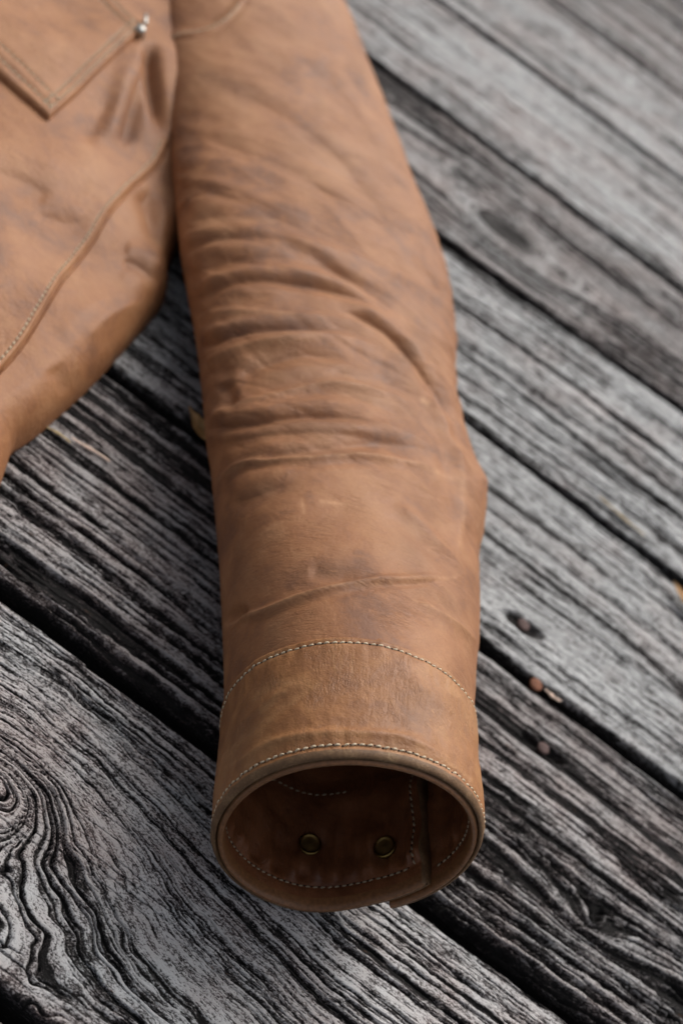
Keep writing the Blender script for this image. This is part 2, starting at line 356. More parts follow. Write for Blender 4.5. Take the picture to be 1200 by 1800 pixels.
def sleeve_pos(s, th, n):
    """s along the sleeve, th round it, n outward offset; arrays broadcast"""
    s, th, n = np.broadcast_arrays(np.asarray(s, float), np.asarray(th, float), np.asarray(n, float))
    e = smooth_interp(s, SS, EE); de = (smooth_interp(s+.004, SS, EE)-smooth_interp(s-.004, SS, EE))/.008
    wq = sst(.13, .0, s); n = n + wq*(.0010*np.sin(3*th+.7)+.0005*np.sin(5*th+2)); s = s + wq*(.0010*np.sin(2*th+.4)+.0006*np.sin(4*th+1))
    W = smooth_interp(s, SS, WW)/2; H = smooth_interp(s, SS, HH)/2
    ln = np.sqrt(1+de**2); a = (AS[None]-0) ; ax = (AS[0]-de*AX[0])/ln; ay = (AS[1]-de*AX[1])/ln
    c = np.cos(th); q = np.sin(th); ex = 1-.1*sst(.05, .14, s)
    cs = np.sign(c)*abs(c)**ex; sn = np.sign(q)*abs(q)**ex
    z = H + sn*(H+n)
    sh = .0653*z*sst(.3, .0, s)
    x = O0[0] + AX[0]*(s+sh) + AS[0]*e + ax*cs*(W+n); y = O0[1] + AX[1]*(s+sh) + AS[1]*e + ay*cs*(W+n)
    return np.stack([x, y, z+.0005], -1)

def poly_dist(px, py, pts):
    """signed distance (positive = below a polyline drawn left to right), and param 0..1 along it"""
    best = np.full(px.shape, 1e9); sg = np.zeros(px.shape); tt = np.zeros(px.shape)
    pts = np.array(pts, float); L = np.concatenate([[0], np.cumsum(np.hypot(*np.diff(pts, axis=0).T))])
    for (a, b, l0, l1) in zip(pts[:-1], pts[1:], L[:-1], L[1:]):
        d = b-a; t = np.clip(((px-a[0])*d[0]+(py-a[1])*d[1])/(d@d), 0, 1)
        qx = px-a[0]-t*d[0]; qy = py-a[1]-t*d[1]; r = np.hypot(qx, qy); m = r < best
        best[m] = r[m]; sg[m] = np.sign(d[0]*qy-d[1]*qx)[m]; tt[m] = ((l0+t*(l1-l0))/L[-1])[m]
    return best*sg, tt
def spline(pts, n=8):
    P = np.array(pts, float); P = np.vstack([2*P[0]-P[1], P, 2*P[-1]-P[-2]]); out = []
    for i in range(1, len(P)-2):
        for t in np.linspace(0, 1, n, endpoint=False):
            out.append(.5*((2*P[i])+(P[i+1]-P[i-1])*t+(2*P[i-1]-5*P[i]+4*P[i+1]-P[i+2])*t*t+(-P[i-1]+3*P[i]-3*P[i+1]+P[i+2])*t**3))
    out.append(P[-2]); return np.array(out)
def fold(px, py, pts, depth, sig, kind='v', taper=.34):
    depth *= 1.25; sig *= 1.02
    pts = spline(pts, 5); x0, y0 = pts.min(0)-5*sig; x1, y1 = pts.max(0)+5*sig
    out = np.zeros(px.shape); m = (px > x0) & (px < x1) & (py > y0) & (py < y1)
    if not m.any(): return out
    d, t = poly_dist(px[m], py[m], pts); tp = sst(0, taper*.5, t)*sst(1, 1-taper*1.2, t)
    if kind == 'v': h = .62*np.exp(-((d+1.8*sig)/(1.6*sig))**2) - .62*np.exp(-((d-.5*sig)/(1.15*sig))**2) - .22*np.exp(-((d-.1*sig)/(.3*sig))**2) + .18*np.exp(-((d-3.2*sig)/(1.6*sig))**2)
    elif kind == 'r': h = np.exp(-np.abs(d/sig)**1.5) - .3*np.exp(-((d-2.2*sig)/(1.6*sig))**2)
    elif kind == 'step': h = -sst(-sig, sig, d)*np.exp(-np.clip(d, 0, None)/(9*sig))
    else: h = -np.exp(-(d/sig)**2)
    out[m] = depth*h*tp; return out
FOLDS = [  # traced crease lines: (points, depth in metres, half width in design units, kind)
    ([(318, 447), (350, 424), (393, 418), (450, 418), (505, 430)], .0019, 7, 'v'),
    ([(330, 392), (380, 380), (440, 384), (500, 400)], .0010, 9, 'v'),
    ([(326, 536), (345, 524), (377, 506), (436, 491), (516, 494), (591, 510), (655, 535), (712, 575)], .0028, 7, 'v'),
    ([(473, 423), (559, 455), (633, 495), (687, 540), (716, 585)], .0018, 8, 'v'),
    ([(335, 612), (383, 597), (436, 582), (516, 577), (591, 580), (625, 574)], .0030, 7, 'v'),
    ([(336, 552), (420, 547), (516, 556), (590, 560), (660, 565)], .0011, 7, 'r'),
    ([(590, 540), (640, 556), (676, 578), (713, 613), (745, 660), (778, 705), (800, 745), (812, 790)], .0030, 6.5, 'v'),
    ([(300, 500), (360, 470), (450, 452), (560, 462), (650, 500), (730, 560), (800, 640)], .0016, 12, 'v'),
    ([(330, 640), (400, 600), (500, 590), (620, 600), (720, 640), (800, 720)], .0014, 11, 'r'),
    ([(340, 800), (400, 775), (500, 762), (620, 765), (740, 790), (820, 830)], .0018, 10, 'v'),
    ([(405, 672), (440, 646), (490, 628), (543, 620), (600, 628), (650, 645)], .0026, 12, 'v'),
    ([(393, 668), (402, 700), (392, 730)], .0020, 16, 'g'),
    ([(345, 650), (375, 632), (430, 612), (500, 604), (570, 600)], .0013, 7, 'r'),
    ([(352, 765), (372, 752), (436, 742), (516, 728), (601, 731), (660, 748), (700, 768)], .0034, 9, 'v'),
    ([(355, 745), (400, 720), (473, 697), (559, 677), (640, 684), (700, 700), (760, 730)], .0014, 7, 'r'),
    ([(430, 815), (500, 795), (580, 783), (670, 776), (740, 800)], .0018, 10, 'v'),
    ([(372, 855), (390, 835), (433, 813), (541, 808), (629, 803), (727, 814), (800, 840)], .0016, 5, 'r'),
    ([(400, 885), (445, 872), (494, 854), (545, 845)], .0013, 12, 'v'),
    ([(378, 1112), (396, 1100), (430, 1085), (471, 1072), (527, 1050), (601, 1031), (639, 1024), (713, 1022), (800, 1014)], .0015, 5, 'r'),
    ([(379, 1092), (400, 1088), (440, 1062)], .0026, 9, 'g'),
    ([(640, 1026), (713, 1024), (797, 1018)], .0012, 4, 'v'),
    ([(540, 1000), (590, 1012), (640, 1010)], .0009, 14, 'g'),
    ([(727, 1055), (783, 1085), (825, 1118), (842, 1152)], .0012, 8, 'r'),
    ([(690, 880), (745, 925), (790, 975), (825, 1025), (842, 1070)], .0013, 9, 'r'),
    ([(800, 760), (807, 831), (811, 896), (806, 961), (815, 1010)], .0009, 12, 'r'),
    ([(770, 800), (800, 860), (806, 930)], .0006, 14, 'g'),
    ([(330, 322), (380, 340), (450, 365), (560, 420), (640, 470)], .0010, 10, 'v'),
    ([(380, 150), (450, 175), (520, 215), (600, 280), (680, 390), (730, 480)], .0011, 12, 'v'),
    ([(340, 240), (420, 260), (520, 300), (610, 370), (680, 450)], .0009, 12, 'v'),
    ([(560, 350), (630, 430), (700, 500), (760, 590)], .0009, 12, 'r'),
    ([(520, 100), (590, 150), (640, 220), (690, 310)], .0008, 14, 'v'),
    ([(620, 610), (680, 640), (730, 690)], .0009, 9, 'r'),
    ([(560, 655), (640, 662), (720, 690), (770, 730)], .0010, 9, 'v'),
    ([(345, 700), (352, 730), (372, 745)], .0016, 10, 'g'),
    ([(360, 900), (372, 950), (376, 1000)], .0009, 14, 'g'),
    ([(745, 690), (775, 740), (800, 800), (830, 840), (850, 850)], .0018, 9, 'r'),
]
def stains(px, py):
    st = np.zeros(px.shape)
    for (x, y, rx, ry, rot, a) in [(585, 1000, 70, 22, -8, .75), (450, 1015, 80, 30, 10, .35), (500, 575, 110, 16, 0, .7), (470, 500, 110, 14, -5, .4), (520, 650, 120, 26, 5, .5), (510, 745, 150, 18, 0, .65),
                                   (470, 865, 60, 14, -12, .45), (560, 793, 90, 10, 0, .4), (720, 620, 20, 60, 35, .5), (380, 700, 26, 55, 10, .35), (400, 590, 40, 24, -20, .35), (730, 970, 60, 30, 40, .3),
                                   (400, 420, 80, 10, 0, .35), (480, 1120, 30, 60, 10, .3), (800, 1060, 30, 40, 0, .35), (410, 150, 70, 10, 20, .3), (560, 170, 12, 50, 0, .25), (560, 260, 100, 20, 25, .22), (650, 330, 60, 60, 0, .2)]:
        c, s = math.cos(math.radians(rot)), math.sin(math.radians(rot)); u = ((px-x)*c+(py-y)*s)/rx; v = (-(px-x)*s+(py-y)*c)/ry
        st = st + a*np.exp(-(u*u+v*v))
    return st
SCUFFS = [([(372, 855), (390, 835), (433, 813), (541, 808), (629, 803), (727, 814), (800, 842)], 4, .45), ([(378, 1112), (396, 1100), (430, 1085), (471, 1072), (527, 1050), (601, 1031), (713, 1022), (800, 1014)], 3, .6),
          ([(565, 880), (610, 884)], 4, .8), ([(530, 878), (534, 900)], 3, .7), ([(742, 703), (748, 712)], 4, 1.2), ([(336, 556), (420, 549), (516, 556)], 6, .4), ([(345, 652), (420, 615), (560, 600)], 4, .3),
          ([(355, 742), (400, 722), (473, 697), (559, 678), (640, 686)], 4, .35), ([(350, 395), (400, 385), (480, 390)], 6, .3), ([(727, 1055), (783, 1085), (825, 1118)], 3, .4), ([(460, 940), (478, 925), (495, 920)], 3, .4),
          ([(425, 930), (418, 960)], 3, .25), ([(807, 831), (811, 896), (807, 961)], 5, .35), ([(560, 230), (600, 255), (630, 290)], 6, .2), ([(310, 60), (360, 48), (395, 25)], 5, .3)]
def scuffs(px, py):
    o = np.zeros(px.shape)
    for pts, sg, a in SCUFFS:
        p = np.array(pts, float); m = (px > p[:, 0].min()-30) & (px < p[:, 0].max()+30) & (py > p[:, 1].min()-30) & (py < p[:, 1].max()+30)
        if m.any():
            d, t = poly_dist(px[m], py[m], pts); o[m] = np.maximum(o[m], a*np.exp(-(d/sg)**2))
    return o

# sleeve tube
s1 = np.concatenate([np.arange(.0475, .30, .0008), np.arange(.30, .60, .0012), np.arange(.60, .95, .004)])
thv = np.concatenate([np.linspace(-25, 205, 330, endpoint=False), np.linspace(205, 335, 60, endpoint=False)]); thr = np.radians(thv)
SG, TH = np.meshgrid(s1, thr, indexing='ij')
base = sleeve_pos(SG, TH, -.0013); px, py = proj(base)
topm = sst(-.35, .15, np.sin(TH))
disp = np.zeros(SG.shape)
for pts, dep, sig, kd in FOLDS: disp += fold(px, py, pts, dep, sig, kd)
fadein = sst(.05, .075, SG)
disp += .0011*perlin(SG*20, TH*1.1, 71)*sst(.06, .12, SG) + .00035*perlin(SG*55+TH*.8, TH*1.2, 72)*fadein
elb = sst(.12, .20, SG)*sst(.46, .36, SG)
disp += .0048*np.exp(-(np.abs(px-856)/36)**1.5-(np.abs(py-848)/40)**1.2)*sst(-.8, -.1, np.sin(TH))/np.maximum(topm, .3)
for (fs, ft, sd, am, wd) in ((36, .75, 201, .0003, .09), (58, .95, 202, .00025, .10), (24, .55, 203, .0005, .07)):
    disp -= elb*am*np.exp(-(perlin(SG*fs+.5*np.sin(TH*1.3+sd)-.25*TH, TH*ft+3.1, sd)/wd)**2)*sst(-.25, .2, perlin(SG*18, TH*2.2, sd+9))
disp += elb*.0007*(-np.abs(perlin(SG*38+.9*np.sin(TH), TH*.8, 73))*2+.5) + elb*.00028*perlin(SG*110+1.5*np.sin(TH), TH*1.1, 74)
disp += .00022*(-np.abs(perlin(SG*60-TH*2.2, TH*1.8+SG*9, 75))*2+.4)*sst(.1, .16, SG)
# armhole seam near the top: the panel beyond it sits lower
seam_pts = [(262, 120), (268, 90), (280, 66), (310, 52), (360, 43), (392, 24), (415, 0), (432, -40)]
dS, tS = poly_dist(px, py, spline(seam_pts, 5)); near_seam = (py < 130) & (px < 470)
disp = disp + np.where(near_seam, -.0016*sst(8, -8, dS)*1.0, 0) + np.where(near_seam, .0002*np.exp(-((dS-8)/7)**2) - .0008*np.exp(-((dS-17)/2.5)**2), 0)
e = 1e-3
n1 = sleeve_pos(SG, TH+.01, -.0013)-sleeve_pos(SG, TH-.01, -.0013); n2 = sleeve_pos(SG+e, TH, -.0013)-sleeve_pos(SG-e, TH, -.0013)
NR = np.cross(n2, n1); NR /= np.linalg.norm(NR, axis=-1, keepdims=True)
if (NR[5, 100] @ np.array([0, 0, 1.])) < 0: NR = -NR
P = base + NR*(disp*topm)[..., None]; P[..., 2] = np.maximum(P[..., 2], .0008)
st = stains(px, py)*topm + .25*np.clip(perlin(SG*30, TH*2.5, 76), 0, 1)
SLEEVE_F = grid_faces(len(s1), len(thr), True)
me = mesh_np('sleeve', P.reshape(-1, 3), SLEEVE_F, [LEA], dict(stain=st.ravel(), scuff=(scuffs(px, py)*topm).ravel(), luv=np.stack([SG*230, TH*2.6, 0*SG], -1).reshape(-1, 3)))
sleeve = link('sleeve', me, jacket)

# cuff: a strip wound a little more than once round, ends overlapping at the bottom right
PHS, PHE = math.radians(-40), math.radians(344)
prof = [(.056, -.0019), (.0505, -.0017), (.0500, -.0010), (.0498, -.0003), (.0490, 0)] + [(x, 0) for x in np.linspace(.0482, .0040, 60)] + \
       [(.0028, -.00005), (.0018, -.0003), (.0009, -.0007), (.0004, -.0012), (.0002, -.0017), (.0005, -.0020), (.0030, -.0022), (.0030, -.0025), (.0004, -.0027), (-.0005, -.0032), (-.0007, -.0038), (-.0004, -.0043), (.0004, -.0047), (.0014, -.0049), (.0026, -.0050)] + \
       [(x, -.0050) for x in np.linspace(.0040, .0560, 60)] + [(x, -.0056-.09*(x-.062)) for x in np.linspace(.062, .135, 22)] + [(.137, -.0125), (.137, -.0118)]
prof = np.array(prof); NPF = len(prof)
phi = np.linspace(PHS, PHE, 560)
def wind(ph):   # how far the winding has moved inward
    return -.0053*sst(math.radians(272), math.radians(317), ph)
def cuff_pos(s, ph, n): return sleeve_pos(s, ph, n+wind(ph))
PH, SP = np.meshgrid(phi, prof[:, 0], indexing='ij'); NP_ = np.broadcast_to(prof[:, 1], PH.shape)
inner = (np.arange(NPF) >= NPF-84)[None, :] & np.ones(PH.shape, bool); outer = (np.arange(NPF) < 66)[None, :] & np.ones(PH.shape, bool)
arc = PH*.048
def cuff_disp(arc, S, inner, outer):
    puck = .00020*perlin(arc*330, S*60, 81) + .00028*perlin(arc*190, S*40+3, 82)
    d = outer*(puck*(np.exp(-np.abs(S-.0475)/.008)+np.exp(-np.abs(S-.0045)/.010)) + .0006*perlin(arc*28, S*38, 83)*sst(0, .012, S) + .00035*perlin(arc*70+S*60, S*90, 84)*sst(.003, .012, S)
              - .00045*np.exp(-((S-.0475)/.0007)**2) - .00035*np.exp(-((S-.0046)/.0007)**2))
    d = d - inner*((.0024*(.6-2*np.abs(perlin(arc*80, S*14, 85))) + .0010*perlin(arc*240, S*40, 88))*np.exp(-np.abs(S-.014)/.016)*sst(.0088, .0135, S) + .0018*perlin(arc*42, S*60, 86)*sst(.006, .02, S)
              + .0007*perlin(arc*30+S*90, S*50-arc*25, 87)*sst(.006, .02, S) - .0004*np.exp(-((S-.0085)/.0007)**2))
    return d
ND = cuff_disp(arc, SP, inner, outer)
Pc = cuff_pos(SP, PH, NP_+ND); pcx, pcy = proj(Pc)
# a soft crease line crossing the cuff
cr = np.zeros(PH.shape)
for pts, dep, sg in [([(395, 1365), (430, 1335), (480, 1305), (560, 1290), (650, 1290), (720, 1300), (790, 1340), (832, 1400)], .0010, 8), ([(400, 1300), (460, 1240), (520, 1205), (560, 1190)], .0006, 8), ([(700, 1180), (770, 1230), (820, 1290)], .0004, 9)]:
    cr += fold(pcx, pcy, pts, dep, sg, 'r')
Pc = cuff_pos(SP, PH, NP_+ND+cr*outer); Pc[..., 2] = np.maximum(Pc[..., 2], .0006)
sc_ = np.zeros(PH.shape)
for pts, sg, a in [([(395, 1330), (440, 1290), (500, 1240), (560, 1200)], 7, .28), ([(450, 1225), (480, 1205), (540, 1200)], 9, .35), ([(460, 1250), (500, 1215)], 7, .3), ([(395, 1350), (480, 1305), (560, 1292), (650, 1292)], 3, .35), ([(600, 1150), (598, 1190)], 2, .3), ([(620, 1150), (618, 1195)], 2, .25), ([(585, 1150), (590, 1185)], 2, .3), ([(770, 1330), (830, 1370)], 3, .3), ([(790, 1200), (830, 1260)], 12, .25)]:
    d, t = poly_dist(pcx, pcy, pts); sc_ = np.maximum(sc_, a*np.exp(-(d/sg)**2)*outer)
stc = .5*np.exp(-(((pcx-735)/60)**2+((pcy-1250)/45)**2)) + .45*np.exp(-(((pcx-420)/25)**2+((pcy-1300)/60)**2)) + .4*np.exp(-(((pcx-690)/40)**2+((pcy-1310)/14)**2)); stc = stc*outer
F = grid_faces(len(phi), NPF, True)
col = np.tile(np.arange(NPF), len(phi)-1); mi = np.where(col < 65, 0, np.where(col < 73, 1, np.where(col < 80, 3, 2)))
# end caps as fans of quads across the strip
cap = []
for r0, fl in ((0, False), ((len(phi)-1)*NPF, True)):
    i0, i1 = 4, NPF-26
    while i1-i0 > 1:
        q = (r0+i0, r0+i0+1, r0+i1-1, r0+i1); cap.append(q[::-1] if fl else q); i0 += 1; i1 -= 1
F = np.vstack([F, np.array(cap)]); mi = np.concatenate([mi, np.ones(len(cap))])
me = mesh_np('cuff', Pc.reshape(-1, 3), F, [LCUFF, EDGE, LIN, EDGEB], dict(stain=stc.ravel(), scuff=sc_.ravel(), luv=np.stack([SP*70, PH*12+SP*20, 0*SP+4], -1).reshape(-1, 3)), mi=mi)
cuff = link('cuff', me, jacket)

# stitches
def stitches(name, pts, nrm, parent, pitch=.0027, ln=.0021, rad=.0004, lift=.00005, tilt=.18, holes=True, mat=None):
    pts = np.asarray(pts); nrm = np.asarray(nrm); L = np.concatenate([[0], np.cumsum(np.linalg.norm(np.diff(pts, axis=0), axis=1))])
    n = int(L[-1]/pitch); V_, F_, MI = [], [], []; off = 0
    K1, K2 = 9, 6
    for i in range(n):
        l = (i+.5)*pitch + random.uniform(-.06, .06)*pitch
        p = np.array([np.interp(l, L, pts[:, k]) for k in range(3)]); q = np.array([np.interp(l+.0004, L, pts[:, k]) for k in range(3)])
        m = np.array([np.interp(l, L, nrm[:, k]) for k in range(3)]); m /= np.linalg.norm(m)
        t = q-p; t /= np.linalg.norm(t)+1e-12; b = np.cross(m, t); tl = tilt+random.gauss(0, .09); t, b = t*math.cos(tl)+b*math.sin(tl), b*math.cos(tl)-t*math.sin(tl)
        u = np.linspace(-1, 1, K1); r = rad*np.sqrt(np.clip(1-np.abs(u)**3.2, .02, 1))*random.uniform(.9, 1.1)
        sink = -.0005*np.abs(u)**3 + lift
        a = np.linspace(0, 2*np.pi, K2, endpoint=False)
        ring = p + (t*(u[:, None]*ln/2))[:, None, :] + m*sink[:, None, None] + b*(np.cos(a)[None, :, None]*r[:, None, None]) + m*(np.sin(a)[None, :, None]*r[:, None, None]*.9)
        V_.append(ring.reshape(-1, 3)); F_.append(grid_faces(K1, K2, True)+off); MI += [0]*((K1-1)*K2); off += K1*K2
        if holes:
            c = p + t*(pitch/2) + m*.00008; a8 = np.linspace(0, 2*np.pi, 8, endpoint=False)
            o1 = c + t*(np.cos(a8)*.00042)[:, None] + b*(np.sin(a8)*.00042)[:, None]; o2 = c + m*.00005 + t*(np.cos(a8)*.0002)[:, None] + b*(np.sin(a8)*.0002)[:, None]
            V_.append(np.vstack([o1, o2])); F_.append(grid_faces(2, 8, True)+off); MI += [1]*8
            F_.append(np.array([[8, 9, 10, 11], [8, 11, 12, 15], [12, 13, 14, 15]])+off); MI += [1]*3; off += 16
    me = mesh_np(name, np.vstack(V_), np.vstack(F_), [mat or THREAD, HOLE], mi=MI); o = link(name, me, parent); o['kind'] = 'stuff'; return o
def line_on_cuff(s, ph, n, sign=1):
    s, ph = np.broadcast_arrays(np.asarray(s, float), np.asarray(ph, float)); i_, o_ = (sign < 0), (sign > 0)
    d = cuff_disp(ph*.048, s, float(i_), float(o_)); p = cuff_pos(s, ph, n+d)
    a = cuff_pos(s, ph+.01, n)-cuff_pos(s, ph-.01, n); b = cuff_pos(s+.001, ph, n)-cuff_pos(s-.001, ph, n)
    m = np.cross(b, a); m /= np.linalg.norm(m, axis=-1, keepdims=True); c = sleeve_pos(s, ph, n)-sleeve_pos(s, ph, n-.01)
    m = m*np.sign((m*c).sum(-1, keepdims=True))*sign
    return p+m*.0, m
pa = np.linspace(math.radians(-36), math.radians(220), 340)
wob = .0002*perlin(pa*6, pa*0, 5)
stitches('cuff_stitching', *line_on_cuff(.0475+wob, pa, .0002, 1), cuff)
stitches('rim_stitching', *line_on_cuff(.0046+wob, pa, .0001, 1), cuff)
pa = np.linspace(math.radians(120), math.radians(339), 360)
stitches('inner_rim_stitching', *line_on_cuff(.0085, pa, -.0051, -1), cuff, mat=THREADIN)
pa = np.linspace(math.radians(-13), math.radians(60), 200)
stitches('inner_rim_stitching', *line_on_cuff(.0075, pa, -.0051, -1), cuff, mat=THREADIN)
sv = np.linspace(.0085, .12, 160); stitches('placket_stitching', *line_on_cuff(sv, 0*sv+math.radians(339.5), -.0051, -1), cuff, mat=THREADIN)
pa = np.linspace(math.radians(236), math.radians(300), 120)
stitches('inner_seam_stitching', *line_on_cuff(.048, pa, -.0051, -1), cuff, holes=False, mat=THREADIN)
# snap studs on the inner bottom wall
gs, gp = np.meshgrid(np.linspace(.01, .1, 240), np.radians(np.linspace(190, 335, 400)), indexing='ij')
gq = cuff_pos(gs, gp, -.005); gx, gy = proj(gq)
for (tx, ty) in ((545, 1485), (677, 1490)):
    k = np.argmin((gx-tx)**2+(gy-ty)**2); s_, p_ = gs.flat[k], gp.flat[k]; pt, nm = line_on_cuff(np.array([s_]), np.array([p_]), -.005, -1)
    r = .0044
    v, f = lathe([(r*.9, -.002), (r*1.02, .0002), (r*1.03, .0008), (r*.97, .0012), (r*.86, .00125), (r*.78, .0008), (r*.6, .0007), (r*.3, .0008), (0, .0009)], 32)
    mi = (np.repeat(np.arange(8), 32) > 4).astype(int); v = v @ frame(nm[0]).T
    me = mesh_np('snap_stud', v, f, [BRASSR, BRASS], mi=mi); o = link('snap_stud', me, cuff); o.location = Vector(pt[0]+nm[0]*.0007)

# seam stitching on the sleeve head
def on_sleeve(poly):
    q = spline(poly, 10); fl = P.reshape(-1, 3); fx, fy = proj(fl); nr = NR.reshape(-1, 3); okm = (nr*(CP-fl)).sum(1) > 0
    sel = np.where(okm & (fx > q[:, 0].min()-20) & (fx < q[:, 0].max()+20) & (fy > q[:, 1].min()-20) & (fy < q[:, 1].max()+20))[0]
    idx = [sel[np.argmin((fx[sel]-a)**2+(fy[sel]-b)**2)] for a, b in q]; return fl[idx], nr[idx]
stitches('armhole_stitching', *on_sleeve([(286, 78), (314, 60), (362, 51), (398, 32), (424, 4)]), sleeve, pitch=.0034, ln=.0026, rad=.0005)

# body of the jacket: a padded sheet whose free edge runs down to the left
edge_px = spline([(345, 395), (318, 430), (299, 470), (296, 515), (265, 556), (226, 600), (190, 640), (150, 680), (110, 715), (70, 750), (30, 778), (20, 805), (2, 850), (-40, 905), (-110, 960)], 8)
inn_px = spline([(420, -330), (330, -420), (200, -430), (60, -330), (-60, -230), (-180, -120), (-280, 0), (-380, 120), (-480, 260)], 8)
def resample(pts, n):
    L = np.concatenate([[0], np.cumsum(np.linalg.norm(np.diff(pts, axis=0), axis=1))]); t = np.linspace(0, L[-1], n); return np.stack([np.interp(t, L, pts[:, k]) for k in range(pts.shape[1])], 1)
NE = 380
EB = resample(np.array([unp(x, y, .009) for x, y in edge_px]), NE)[:, :2]; IB = resample(np.array([unp(x, y, .03) for x, y in inn_px]), NE)[:, :2]
rv = np.concatenate([np.linspace(0, .12, 60, endpoint=False), np.linspace(.12, 1, 330)])
def edge_dist(x, y):
    best = np.full(x.shape, 9.); pts = EB[::6]
    for a, b in zip(pts[:-1], pts[1:]):
        d = b-a; t = np.clip(((x-a[0])*d[0]+(y-a[1])*d[1])/(d@d), 0, 1); best = np.minimum(best, np.hypot(x-a[0]-t*d[0], y-a[1]-t*d[1]))
    return best
BF = [([(212, 262), (220, 225), (234, 175), (258, 95)], .0034, 12, 'v'), ([(262, 70), (268, 130), (276, 200), (285, 250)], .0060, 12, 'g'),
      ([(140, 250), (165, 220), (205, 150)], .0014, 18, 'g'), ([(212, 455), (240, 462), (262, 478), (285, 500)], .0020, 9, 'v'), ([(-40, 290), (20, 305), (70, 330), (110, 370)], .0018, 20, 'v'),
      ([(100, 600), (160, 540), (240, 505)], .0010, 26, 'r'), ([(60, 372), (130, 392), (165, 372)], .0012, 12, 'v'),
      ([(95, 640), (125, 700), (128, 720)], .0014, 16, 'g'), ([(250, 330), (270, 400), (285, 450)], .0025, 16, 'g'), ([(150, 600), (190, 560), (230, 540), (270, 530)], .0012, 14, 'r')]
SEAM = [(292, 252), (280, 280), (262, 303), (225, 337), (190, 375), (160, 425), (130, 465), (105, 495), (75, 545), (45, 595), (20, 628), (0, 650), (-40, 695)]
def body_z(x, y):
    d = edge_dist(x, y); r = .015
    z = .0005 + .022*np.sqrt(np.clip(1-(1-np.clip(d/r, 0, 1))**2, 0, 1)) + .015*sst(.0, .10, d)
    z = z + .0042*perlin(x*14, y*14, 91)*sst(0, .03, d) + .0008*perlin(x*33, y*33, 92)*sst(0, .02, d)
    return z
def body_detail(pxx, pyy):
    h = np.zeros(pxx.shape)
    for pts, dep, sg, kd in BF: h += fold(pxx, pyy, pts, dep, sg, kd)
    d, t = poly_dist(pxx, pyy, spline(SEAM, 5))
    # right of the line (drawn downwards) is the upper layer
    sgn = d; up = sst(-1.2, 1.2, sgn)
    h += .0016*up*np.exp(-np.clip(sgn, 0, None)/60) - .0022*np.exp(-((sgn+2.2)/2.2)**2) + .0006*np.exp(-((sgn-7)/4)**2) - .0007*np.exp(-((sgn-11)/2)**2)
    return h, sgn
X0 = EB[None]*(1-rv[:, None, None]) + IB[None]*rv[:, None, None]; bx, by = X0[..., 0], X0[..., 1]
bz = body_z(bx, by); B = np.stack([bx, by, bz], -1); bpx, bpy_ = proj(B); hd, sg_ = body_detail(bpx, bpy_); B[..., 2] += hd*sst(0, .006, edge_dist(bx, by)); B[..., 2] = np.maximum(B[..., 2], .0004)
stb = np.zeros(bpx.shape)
for (x, y, rx, ry, a) in [(230, 200, 30, 60, .6), (160, 400, 50, 40, .2), (250, 460, 40, 25, .5), (70, 330, 60, 20, .3), (270, 150, 14, 80, .6)]:
    stb += a*np.exp(-(((bpx-x)/rx)**2+((bpy_-y)/ry)**2))
scb = .3*np.exp(-((sg_-5)/4)**2)
# underside turn-in so the sheet is closed
under = B[:1].copy(); under[..., 2] = .0003; U2 = (X0[12:13]); low = np.concatenate([U2, np.full(U2.shape[:-1]+(1,), .0003)], -1)
BV = np.concatenate([low, under, B], 0); z2 = lambda a: np.concatenate([a[:1], a[:1], a], 0)
me = mesh_np('body_panel', BV.reshape(-1, 3), grid_faces(len(BV), NE), [LEA], dict(stain=z2(stb).ravel(), scuff=z2(scb).ravel(), luv=BV.reshape(-1, 3)*np.array([45, 70, 0])))
body = link('body_panel', me, jacket)
def on_body(poly, dz=0.0, n=10, zadd=0.0):
    q = spline(poly, n); fl = B.reshape(-1, 3); fx, fy = proj(fl+np.array([0, 0, zadd])); idx = [np.argmin((fx-a)**2+(fy-b)**2) for a, b in q]
    p = fl[idx]; p[:, 2] += zadd+dz; k = np.ones(5)/5
    for c in range(3): p[2:-2, c] = np.convolve(p[:, c], k, 'valid')
    return p, np.tile([0, -.1, 1.], (len(p), 1))
seam_in = [(x-9, y-7) for x, y in SEAM]
stitches('seam_stitching', *on_body(seam_in, .0002), body, pitch=.0034, ln=.0026, rad=.0005)

# pocket flap lying on the body
PK = [(-150, 28), (85, 212), (252, 60), (60, -150)]    # left, point, right corner, top
zf = .0
pw = np.array([on_body([p, p], 0, 1)[0][0][:2] if False else unp(p[0], p[1], .036)[:2] for p in PK])
a_, b_ = np.meshgrid(np.linspace(0, 1, 150), np.linspace(0, 1, 150), indexing='ij')     # a: from point to left ; b: from point to right
def pk_xy(a, b): return (pw[1]*(1-a)[..., None]*(1-b)[..., None] + pw[0]*a[..., None]*(1-b)[..., None] + pw[2]*(1-a)[..., None]*b[..., None] + pw[3]*a[..., None]*b[..., None])
def pk_z(xy, a, b):
    la, lb = .10, .062; ed = np.minimum(np.minimum(a*la, (1-a)*la), np.minimum(b*lb, (1-b)*lb)); r = .0016
    zt = body_z(xy[..., 0], xy[..., 1]) + .0036
    prof_ = np.sqrt(np.clip(1-(1-np.clip(ed/r, 0, 1))**2, 0, 1)); groove = -.0006*np.exp(-((ed-.0035)/.0006)**2) - .0006*np.exp(-((ed-.0075)/.0006)**2) + .0004*np.exp(-((ed-.0055)/.0012)**2)
    return zt - .0030*(1-prof_) + groove, zt
pxy = pk_xy(a_, b_); pz, zt = pk_z(pxy, a_, b_); PV = np.concatenate([pxy, pz[..., None]], -1)
bot = PV.copy(); bot[..., 2] = body_z(pxy[..., 0], pxy[..., 1])-.004
